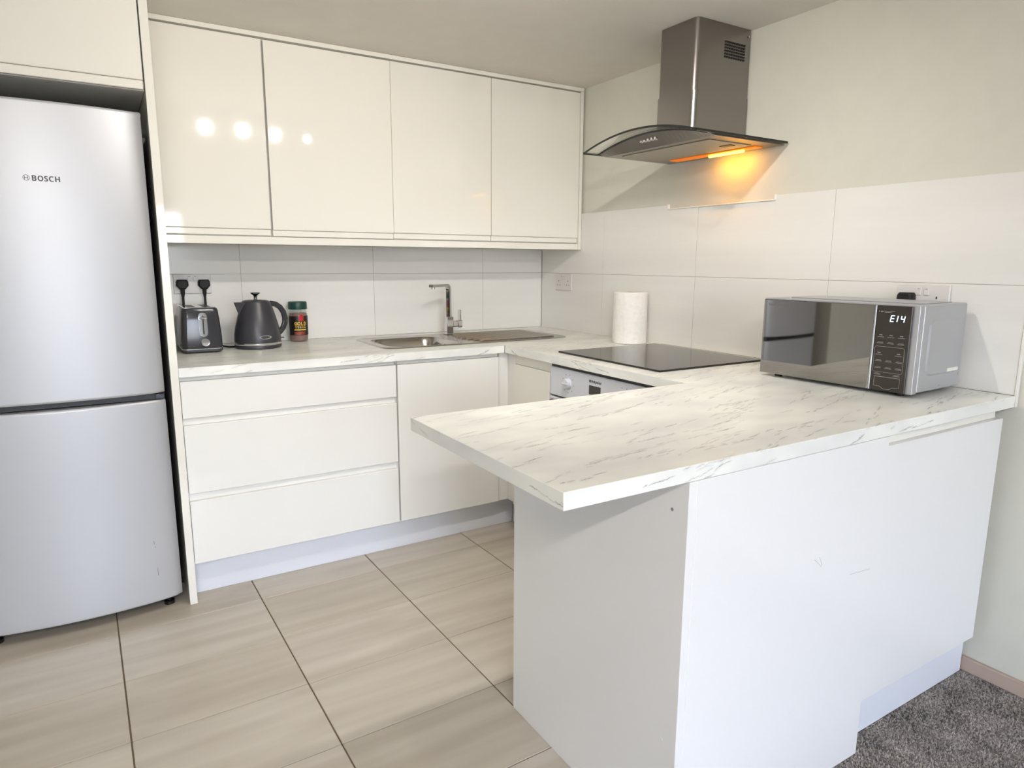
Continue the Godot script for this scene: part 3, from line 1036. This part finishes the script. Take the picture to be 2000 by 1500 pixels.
func tap() -> void:
	var t := thing("mixer_tap", "square chrome mixer tap behind the sink", "tap", Vector3(-0.687, TOP + 0.005, 0.156))
	var x := -0.687
	var z := 0.156
	var s := st()
	cbox(s, Vector3(x - 0.022, TOP + 0.0050, z - 0.022), Vector3(x + 0.022, TOP + 0.009, z + 0.022), 0.002)
	cbox(s, Vector3(x - 0.018, TOP + 0.007, z - 0.018), Vector3(x + 0.018, 0.990, z + 0.018), 0.002)
	cbox(s, Vector3(x + 0.018, 0.935, z - 0.015), Vector3(x + 0.046, 0.966, z + 0.015), 0.002)
	part(t, "body", s, M.chrome)
	var d := Vector3(-0.13, 0, 0.075).normalized()
	var sp := st()
	var c := Vector3(x, 0, z)
	var pts := [c + Vector3(0, 0.990, 0), c + Vector3(0, 1.128, 0)]
	for k in 7:
		var a := PI * 0.5 * k / 6.0
		pts.append(c + Vector3(0, 1.128 + 0.024 * sin(a), 0) + d * 0.024 * (1.0 - cos(a)))
	pts.append(c + Vector3(0, 1.152, 0) + d * 0.155)
	sweep(sp, pts, rrect(0.026, 0.014, 0.002, 2), -1, d)
	part(t, "spout", sp, M.chrome)
	var nz := st()
	var tip := c + d * 0.138
	lathe(nz, Vector3(tip.x, 0, tip.z), [[0.0, 1.136], [0.010, 1.136], [0.010, 1.1455]], 16)
	part(t, "aerator", nz, M.chrome)
	var lv := st()
	cbox(lv, Vector3(x + 0.046, 0.932, z - 0.017), Vector3(x + 0.072, 0.970, z + 0.017), 0.003)
	cbox(lv, Vector3(x + 0.058, 0.966, z - 0.013), Vector3(x + 0.066, 1.024, z + 0.013), 0.0015)
	part(t, "lever", lv, M.chrome)

func microwave() -> void:
	var t := thing("microwave_oven", "silver microwave with a mirrored door and black control panel on the peninsula", "microwave", Vector3(-0.17, TOP, 2.07))
	t.rotation.y = 0.036     # set down a little askew
	var xf := -0.326
	var xb := -0.042
	var z0 := 1.822
	var z1 := 2.316
	var y0 := 0.908
	var y1 := 1.157
	var b := st()
	cbox(b, Vector3(xf + 0.030, y0, z0 + 0.004), Vector3(xb, y1, z1), 0.003)
	var body := part(t, "cabinet", b, M.micro_silver)
	# pressed top step and side relief
	boxpart(body, "top_pressing", Vector3(xf + 0.07, y1, z0 + 0.05), Vector3(xb - 0.03, y1 + 0.003, z1 - 0.03), 0.0025, M.micro_silver)
	var sp := st()
	var out := rrect(0.205, 0.165, 0.03, 6)
	var inn := rrect(0.193, 0.153, 0.026, 6)
	var rings := [[], []]
	for p in out:
		rings[0].append(Vector3(-0.160 + p.x, 1.035 + p.y, z1))
	for p in inn:
		rings[1].append(Vector3(-0.160 + p.x, 1.035 + p.y, z1 + 0.004))
	loft(sp, rings, true, -1)
	part(body, "side_pressing", sp, M.micro_silver)
	boxpart(body, "sticker", Vector3(-0.135, 0.958, z1 + 0.0041), Vector3(-0.068, 0.968, z1 + 0.0047), 0, M.paper, "white warning sticker")
	for p in [[-0.165, 0.918], [-0.052, 0.945]]:
		var sc := st()
		lathe(sc, Vector3(p[0], p[1], z1 - 0.0005), [[0.004, 0.0], [0.004, 0.0016], [0.0, 0.0024]], 10, 2)
		part(body, "screw", sc, M.chrome)
	# front frame
	boxpart(t, "front_frame", Vector3(xf + 0.004, y0 - 0.002, z0), Vector3(xf + 0.0296, y1, z1), 0.001, M.micro_silver)
	var d := boxpart(t, "door", Vector3(xf - 0.004, y0 - 0.001, z0 + 0.001), Vector3(xf + 0.0036, y1 - 0.004, 2.194), 0.0015, M.mirror_black, "mirrored black glass door")
	boxpart(d, "door_edge_strip", Vector3(xf - 0.0045, y0 - 0.001, 2.1945), Vector3(xf + 0.0036, y1 - 0.004, 2.2000), 0.001, M.chrome, "bright vertical strip")
	lettering(d, "maker_lettering", "Russell Hobbs", 0.0085, M.print_dim, Transform3D(Basis(Vector3.UP, -PI / 2), Vector3(xf - 0.0042, 1.136, 1.878)))
	var p := boxpart(t, "control_panel", Vector3(xf - 0.004, y0 - 0.001, 2.2005), Vector3(xf + 0.0036, y1 - 0.004, 2.299), 0.0015, M.panel_black)
	var px := xf - 0.0042
	# clock digits, slightly slanted
	var led := st()
	digit(led, px, 1.117, 2.247, "adefg")
	digit(led, px, 1.117, 2.2565, "bc")
	digit(led, px, 1.117, 2.2755, "bcfg")
	part(p, "clock_display", led, M.clock_led, "pale blue glowing digits")
	# printed legends
	var pr := st()
	for row in [[1.063, 3], [1.045, 3], [1.012, 2], [0.993, 3], [0.973, 3], [0.954, 2]]:
		var m: int = row[1]
		for k in m:
			var zc: float = 2.219 + (0.029 * k if m == 3 else 0.055 * k)
			bar(pr, px, row[0], zc - 0.0095, zc + 0.0095, 0.0011)
			if row[0] == 1.063 or row[0] == 1.012:
				bar(pr, px, row[0] + 0.0055, zc - 0.0045, zc + 0.0045, 0.0022)
			else:
				bar(pr, px, row[0] + 0.003, zc - 0.007, zc + 0.008, 0.0009)
	bar(pr, px, 1.136, 2.207, 2.209, 0.003)
	bar(pr, px, 1.1355, 2.2125, 2.2195, 0.003)
	bar(pr, px, 1.137, 2.222, 2.252, 0.0009)
	bar(pr, px, 1.1335, 2.222, 2.244, 0.0009)
	part(p, "printed_legends", pr, M.print_grey, "small grey printed legends")
	var fr := st()
	var ol := []
	for q in rrect(0.084, 0.074, 0.006, 3):
		ol.append(Vector3(px, 0.9985 + q.y, 2.247 + q.x))
	ol.append(ol[0])
	tube(fr, ol, 0.0005, 4)
	part(p, "printed_frame", fr, M.print_grey)
	var bt := st()
	var bo := []
	for q in [[-0.036, 0.017], [0.036, 0.017], [0.036, -0.011], [0.020, -0.011], [0.008, -0.018], [-0.008, -0.018], [-0.020, -0.011], [-0.036, -0.011], [-0.036, 0.017]]:
		bo.append(Vector3(px, 0.931 + q[1], 2.248 + q[0]))
	tube(bt, bo, 0.0008, 4)
	part(p, "door_button", bt, M.print_grey, "outlined door release button")
	for fx in [-0.29, -0.06]:
		for fz in [1.87, 2.27]:
			var f := st()
			lathe(f, Vector3(fx, 0, fz), [[0.0, TOP + 0.0003], [0.012, TOP + 0.0003], [0.014, y0 + 0.001]], 14)
			part(t, "foot", f, M.black_plastic)

func bar(s: SurfaceTool, x: float, y: float, za: float, zb: float, h: float) -> void:
	cbox(s, Vector3(x - 0.0003, y - h * 0.5, za), Vector3(x + 0.0003, y + h * 0.5, zb), 0)

func digit(s: SurfaceTool, x: float, y: float, z: float, on: String) -> void:
	var w := 0.0045
	var h := 0.0085
	var seg := {"a": [Vector2(-w, h), Vector2(w, h)], "g": [Vector2(-w, 0), Vector2(w, 0)], "d": [Vector2(-w, -h), Vector2(w, -h)], "f": [Vector2(-w, h), Vector2(-w, 0)], "e": [Vector2(-w, 0), Vector2(-w, -h)], "b": [Vector2(w, h), Vector2(w, 0)], "c": [Vector2(w, 0), Vector2(w, -h)]}
	for c in on:
		var e: Array = seg[c]
		var a: Vector2 = e[0]
		var b: Vector2 = e[1]
		tube(s, [Vector3(x, y + a.y, z + a.x + a.y * 0.15), Vector3(x, y + b.y, z + b.x + b.y * 0.15)], 0.0012, 5)

# ---------------------------------------------------------------- small things
func sockets() -> void:
	socket("white double socket on the back wall behind the toaster, both outlets in use", Vector3(-1.874, 1.169, 0.0), true, 0.152, 0.086)
	socket("white double wall socket in the corner beside the paper roll, nothing plugged in", Vector3(0.0, 1.162, 0.229), false, 0.150, 0.090)
	socket("white double wall socket half hidden behind the microwave", Vector3(0.0, 1.160, 2.166), false, 0.160, 0.092)
	plug("left black mains plug in the socket behind the toaster", Vector3(-1.917, 1.168, 0.0105), true, Vector3(-1.925, 0.93, 0.045))
	plug("right black mains plug in the socket behind the toaster", Vector3(-1.829, 1.168, 0.0105), true, Vector3(-1.832, 0.93, 0.045))
	plug("black mains plug rising above the back of the microwave", Vector3(-0.0105, 1.160, 2.122), false, Vector3(-0.018, 0.96, 2.122))

func socket(label: String, c: Vector3, back: bool, w: float, h: float) -> void:
	var t := thing("double_socket", label, "socket", c, "white double sockets")
	var f := func(u: float, y: float, d: float) -> Vector3:
		return Vector3(c.x + u, c.y + y, d + 0.0004) if back else Vector3(-d - 0.0004, c.y + y, c.z + u)
	fbox(t, "plate", f, -w / 2, -h / 2, 0.0, w / 2, h / 2, 0.0095, 0.002, M.socket_white)
	for k in [-1, 1]:
		var r := fbox(t, "rocker_switch", f, k * 0.012 - 0.008, 0.012, 0.0095, k * 0.012 + 0.008, 0.036, 0.0125, 0.0015, M.socket_white)
		fbox(r, "switch_mark", f, k * 0.012 - 0.003, 0.031, 0.0124, k * 0.012 + 0.003, 0.033, 0.0129, 0, M.print_dim)
		var cu: float = k * 0.043
		for p in [[0.0, 0.012, 0.002, 0.004], [-0.011, -0.010, 0.0035, 0.0018], [0.011, -0.010, 0.0035, 0.0018]]:
			fbox(t, "pin_slot", f, cu + p[0] - p[2], p[1] - p[3] - 0.006, 0.0090, cu + p[0] + p[2], p[1] + p[3] - 0.006, 0.0098, 0, M.print_dark)

func fbox(parent: Node3D, called: String, f: Callable, u0: float, y0: float, d0: float, u1: float, y1: float, d1: float, bev: float, m: Material) -> MeshInstance3D:
	var a: Vector3 = f.call(u0, y0, d0)
	var b: Vector3 = f.call(u1, y1, d1)
	return boxpart(parent, called, a.min(b), a.max(b), bev, m)

func plug(label: String, c: Vector3, back: bool, end: Vector3) -> void:
	var t := thing("mains_plug", label, "plug", c, "black mains plugs")
	var s := st()
	# five-sided shell that narrows towards the cord
	var pr := [[-0.019, 0.020], [-0.024, 0.012], [-0.025, -0.006], [-0.012, -0.022], [0.012, -0.022], [0.025, -0.006], [0.024, 0.012], [0.019, 0.020]]
	var rings := []
	for lv in [[0.0, 1.0], [0.016, 1.0], [0.024, 0.92], [0.028, 0.74]]:
		var r := []
		for p in pr:
			var u: float = p[0] * lv[1]
			var y: float = p[1] * lv[1]
			r.append(c + (Vector3(u, y, lv[0]) if back else Vector3(-lv[0], y, u)))
		rings.append(r)
	loft(s, rings, true, -1)
	part(t, "shell", s, M.rubber)
	var n := Vector3(0, 0, 1) if back else Vector3(-1, 0, 0)
	var d := st()
	var a := c + n * 0.012 + Vector3(0, -0.020, 0)
	sweep(d, [a, a + Vector3(0, -0.02, 0), a + Vector3(0, -0.034, 0)], circle(0.0090, 10), 1, Vector3.RIGHT, [1.0, 0.9, 0.6])
	part(t, "strain_relief", d, M.rubber)
	var e := st()
	var b := a + Vector3(0, -0.032, 0)
	tube(e, [b, b.lerp(end, 0.3) + n * 0.004, b.lerp(end, 0.7), end], 0.005, 8)
	part(t, "cord", e, M.rubber)

func toaster() -> void:
	var t := thing("toaster", "dark grey two-slot toaster with chrome trim next to the fridge panel", "toaster", Vector3(-1.886, TOP, 0.19))
	var c := Vector3(-1.886, 0, 0.195)
	var s := st()
	var rings := []
	for lv in [[0.914, 0.150, 0.232, 0.022], [0.925, 0.154, 0.236, 0.022], [0.96, 0.154, 0.235, 0.022], [1.03, 0.145, 0.226, 0.022], [1.068, 0.138, 0.219, 0.022], [1.078, 0.130, 0.211, 0.02]]:
		rings.append(ring_y(rrect(lv[1], lv[2], lv[3], 5), Vector3(c.x, lv[0], c.z)))
	loft(s, rings, true, 1)
	part(t, "shell", s, M.slate_gloss)
	var b := st()
	loft(b, [ring_y(rrect(0.142, 0.224, 0.02, 5), Vector3(c.x, TOP + 0.004, c.z)), ring_y(rrect(0.156, 0.238, 0.022, 5), Vector3(c.x, TOP + 0.009, c.z)), ring_y(rrect(0.156, 0.238, 0.022, 5), Vector3(c.x, TOP + 0.0165, c.z))], true, -1)
	part(t, "base", b, M.slate_grey)
	var tr := st()
	loft(tr, [ring_y(rrect(0.1575, 0.2395, 0.022, 5), Vector3(c.x, TOP + 0.0167, c.z)), ring_y(rrect(0.1575, 0.2395, 0.022, 5), Vector3(c.x, TOP + 0.0195, c.z))], true, -1)
	part(t, "trim_band", tr, M.chrome, "chrome band round the foot")
	var tp := boxpart(t, "top_plate", Vector3(c.x - 0.060, 1.0775, c.z - 0.098), Vector3(c.x + 0.060, 1.0825, c.z + 0.098), 0.002, M.chrome)
	for k in [-1, 1]:
		boxpart(tp, "bread_slot", Vector3(c.x + k * 0.028 - 0.015, 1.0815, c.z - 0.078), Vector3(c.x + k * 0.028 + 0.015, 1.0829, c.z + 0.078), 0, M.black_plastic)
	# control end
	var zf := c.z + 0.1165
	var pl := st()
	var out := rrect(0.032, 0.098, 0.015, 6)
	var r0 := []
	var r1 := []
	for p in out:
		var y := 1.012 + p.y
		var zz := zf + 0.001 - (y - 0.95) * 0.062
		r0.append(Vector3(c.x + 0.006 + p.x, y, zz - 0.004))
		r1.append(Vector3(c.x + 0.006 + p.x, y, zz + 0.002))
	loft(pl, [r0, r1], true, -1)
	var cpl := part(t, "control_plate", pl, M.chrome)
	boxpart(cpl, "lever_slot", Vector3(c.x + 0.003, 0.972, zf - 0.010), Vector3(c.x + 0.009, 1.048, zf + 0.0022), 0.001, M.black_plastic)
	var lv := st()
	cbox(lv, Vector3(c.x - 0.009, 1.034, zf - 0.006), Vector3(c.x + 0.021, 1.046, zf + 0.020), 0.004)
	part(cpl, "lever", lv, M.chrome)
	var kn := st()
	lathe(kn, Vector3(c.x + 0.010, 0.940, zf), [[0.017, -0.003], [0.017, 0.008], [0.0155, 0.010], [0.0135, 0.010], [0.0135, 0.0075], [0.0, 0.0075]], 24, 2)
	part(t, "browning_knob", kn, M.chrome)
	for x in [-0.055, 0.055]:
		for z in [-0.09, 0.09]:
			var f := st()
			lathe(f, Vector3(c.x + x, 0, c.z + z), [[0.0, TOP + 0.0003], [0.01, TOP + 0.0003], [0.01, TOP + 0.0045]], 12)
			part(t, "foot", f, M.black_plastic)

func kettle() -> void:
	var c := Vector3(-1.652, TOP, 0.215)
	var t := thing("electric_kettle", "dark grey conical kettle with curved handle between toaster and coffee jar", "kettle", c)
	var b := st()
	lathe(b, c, [[0.0, 0.0004], [0.090, 0.0004], [0.097, 0.004], [0.098, 0.012], [0.096, 0.0165], [0.0, 0.0165]], 48)
	var base := part(t, "power_base", b, M.slate_grey)
	var cd := st()
	tube(cd, [c + Vector3(-0.085, 0.007, -0.01), c + Vector3(-0.115, 0.005, -0.03), c + Vector3(-0.135, 0.0042, -0.10), c + Vector3(-0.13, 0.0042, -0.17)], 0.0038, 8)
	part(base, "cord", cd, M.rubber)
	var r := st()
	lathe(r, c, [[0.0, 0.0167], [0.0975, 0.0167], [0.0985, 0.0185], [0.0985, 0.025], [0.097, 0.0265], [0.0, 0.0265]], 48)
	part(t, "chrome_ring", r, M.chrome)
	var s := st()
	lathe(s, c, [[0.0, 0.0267], [0.0965, 0.0267], [0.0970, 0.040], [0.0955, 0.062], [0.090, 0.095], [0.081, 0.130], [0.071, 0.165], [0.0615, 0.195], [0.0605, 0.199], [0.058, 0.201], [0.0, 0.201]], 48)
	var body := part(t, "body", s, M.slate_grey)
	# oval badge on the side towards the room
	var bd := st()
	var o := Vector3(0.02, 0, 0.0)
	var rg0 := []
	var rg1 := []
	for k in 20:
		var a := TAU * k / 20.0
		var x := 0.014 + cos(a) * 0.026
		var y := 0.052 + sin(a) * 0.0085
		var z := sqrt(0.0965 * 0.0965 - x * x) - (y - 0.04) * 0.07
		rg0.append(c + Vector3(x, y, z - 0.002))
		rg1.append(c + Vector3(x, y, z + 0.0018))
	loft(bd, [rg0, rg1], true, -1)
	part(body, "badge", bd, M.chrome, "small oval chrome badge")
	# spout on the fridge side
	var sp := st()
	var dir := Vector3(-0.97, 0, 0.22).normalized()
	var sd := Vector3(-dir.z, 0, dir.x)
	var up := Vector3(0, 1, 0)
	var rim_c := c + up * 0.199
	var tipp := rim_c + dir * 0.094 + up * 0.001
	var low := c + up * 0.140 + dir * 0.0755
	var la := rim_c + dir * 0.045 + sd * 0.030
	var ra := rim_c + dir * 0.045 - sd * 0.030
	var lb := tipp + sd * 0.006
	var rb := tipp - sd * 0.006
	quad(sp, la, lb, rb, ra, Vector3.UP)
	tri(sp, la, low, lb, sd)
	tri(sp, ra, low, rb, -sd)
	tri(sp, lb, low, rb, dir)
	part(body, "spout", sp, M.slate_grey)
	var l := st()
	lathe(l, c, [[0.056, 0.2012], [0.0555, 0.2035], [0.045, 0.2075], [0.018, 0.209], [0.0, 0.209]], 40)
	var lid := part(t, "lid", l, M.slate_grey)
	var k2 := st()
	lathe(k2, c, [[0.0085, 0.209], [0.007, 0.214], [0.007, 0.224], [0.010, 0.229], [0.0195, 0.2355], [0.0205, 0.2385], [0.0195, 0.240], [0.012, 0.2375], [0.0, 0.2375]], 28)
	part(lid, "lid_knob", k2, M.dark_chrome)
	# handle: a broad curved strap on the jar side
	var h := st()
	var hd := Vector3(0.97, 0, -0.22).normalized()
	var pts := []
	for p in [[0.050, 0.188], [0.068, 0.1905], [0.090, 0.186], [0.110, 0.172], [0.124, 0.150], [0.1300, 0.125], [0.1285, 0.102], [0.119, 0.080], [0.105, 0.064], [0.090, 0.055]]:
		pts.append(c + hd * p[0] + Vector3(0, p[1], 0))
	sweep(h, pts, rrect(0.024, 0.016, 0.006, 3), 1, hd.cross(Vector3.UP))
	part(t, "handle", h, M.slate_gloss)
	var sw := st()
	cbox(sw, c + Vector3(0.092, 0.036, -0.012), c + Vector3(0.112, 0.041, 0.006), 0.0015)
	part(t, "switch", sw, M.dark_chrome)

func jar() -> void:
	var c := Vector3(-1.437, TOP, 0.066)
	var t := thing("coffee_jar", "glass coffee jar with a green lid and black and gold label", "jar", c)
	var g := st()
	lathe(g, c, [[0.0, 0.0004], [0.036, 0.0004], [0.042, 0.005], [0.0435, 0.015], [0.0435, 0.125], [0.041, 0.140], [0.037, 0.148], [0.037, 0.156]], 36)
	part(t, "glass", g, M.jar_glass)
	var f := st()
	lathe(f, c, [[0.0, 0.003], [0.035, 0.003], [0.0405, 0.007], [0.0418, 0.016], [0.0418, 0.124], [0.039, 0.134], [0.0, 0.135]], 30)
	part(t, "coffee", f, M.coffee_grounds, "brown instant coffee")
	var l := st()
	lathe(l, c, [[0.0, 0.1525], [0.0425, 0.1525], [0.0435, 0.155], [0.0425, 0.184], [0.040, 0.188], [0.0, 0.188]], 36)
	part(t, "lid", l, M.lid_green)
	var front := 1.83     # direction of the label's middle
	var s := st()
	arc_patch(s, c, 0.0440, front - 1.75, front + 1.15, 0.032, 0.122)
	var lab := part(t, "label", s, M.label_black, "black printed label")
	var rd := st()
	arc_patch(rd, c, 0.0444, front - 0.62, front - 0.05, 0.098, 0.124)
	arc_patch(rd, c, 0.0444, front - 0.48, front - 0.20, 0.124, 0.130)
	part(lab, "label_badge", rd, M.label_red, "red badge")
	var gb := st()
	arc_patch(gb, c, 0.0444, front - 0.86, front + 0.42, 0.0555, 0.0600)
	for k in 5:
		arc_patch(gb, c, 0.0444, front - 0.80 + 0.24 * k, front - 0.62 + 0.24 * k, 0.0735, 0.0765)
		arc_patch(gb, c, 0.0444, front - 0.80 + 0.24 * k, front - 0.66 + 0.24 * k, 0.0655, 0.0690)
	part(lab, "label_print", gb, M.label_gold, "gold printed lines")
	var be := st()
	arc_patch(be, c, 0.0444, front - 0.75, front + 0.42, 0.034, 0.049)
	part(lab, "label_picture", be, M.label_beans, "red-brown picture of coffee beans")
	# the word GOLD, one letter after another round the jar
	var lt := "GOLD"
	for k in 4:
		var a: float = front + 0.22 - 0.31 * k
		var nrm := Vector3(cos(a), 0, sin(a))
		lettering(lab, "label_letter", lt[k], 0.0155, M.label_gold, Transform3D(Basis(Vector3.UP, PI / 2 - a), c + nrm * 0.0446 + Vector3(0, 0.087, 0)), true)

func paper_roll() -> void:
	var c := Vector3(-0.096, TOP, 0.890)
	var t := thing("paper_towel_roll", "white embossed kitchen paper roll standing in the corner by the hob", "paper roll", c)
	var s := st()
	var h := 0.240
	var r := 0.0805
	lathe(s, c, [[0.022, 0.0006], [r - 0.003, 0.0006], [r, 0.003], [r, 0.06], [r - 0.0006, 0.12], [r, 0.18], [r, h - 0.003], [r - 0.003, h], [0.022, h]], 48)
	var roll := part(t, "roll", s, M.paper)
	var co := st()
	lathe(co, c, [[0.022, 0.001], [0.022, h - 0.001], [0.0205, h - 0.001], [0.0205, 0.001]], 28)
	part(t, "cardboard_core", co, M.card_core)
	var fl := st()
	var a0 := 2.62
	for k in 6:
		var a := a0 + 0.03 * k
		var b := a0 + 0.03 * (k + 1)
		var ra := r + 0.0006 + 0.0026 * (1.0 - k / 6.0)
		var rb2 := r + 0.0006 + 0.0026 * (1.0 - (k + 1) / 6.0)
		quad(fl, c + Vector3(cos(a) * ra, 0.002, sin(a) * ra), c + Vector3(cos(b) * rb2, 0.002, sin(b) * rb2), c + Vector3(cos(b) * rb2, h - 0.002, sin(b) * rb2), c + Vector3(cos(a) * ra, h - 0.002, sin(a) * ra), Vector3(cos(a), 0, sin(a)))
	part(roll, "loose_edge", fl, M.paper)

func _ready() -> void:
	make_camera()
	make_world()
	make_materials()
	make_room()
	make_lamps()
	wall_units()
	base_units()
	worktops()
	fridge()
	oven()
	hob()
	hood()
	sink()
	tap()
	microwave()
	sockets()
	toaster()
	kettle()
	jar()
	paper_roll()
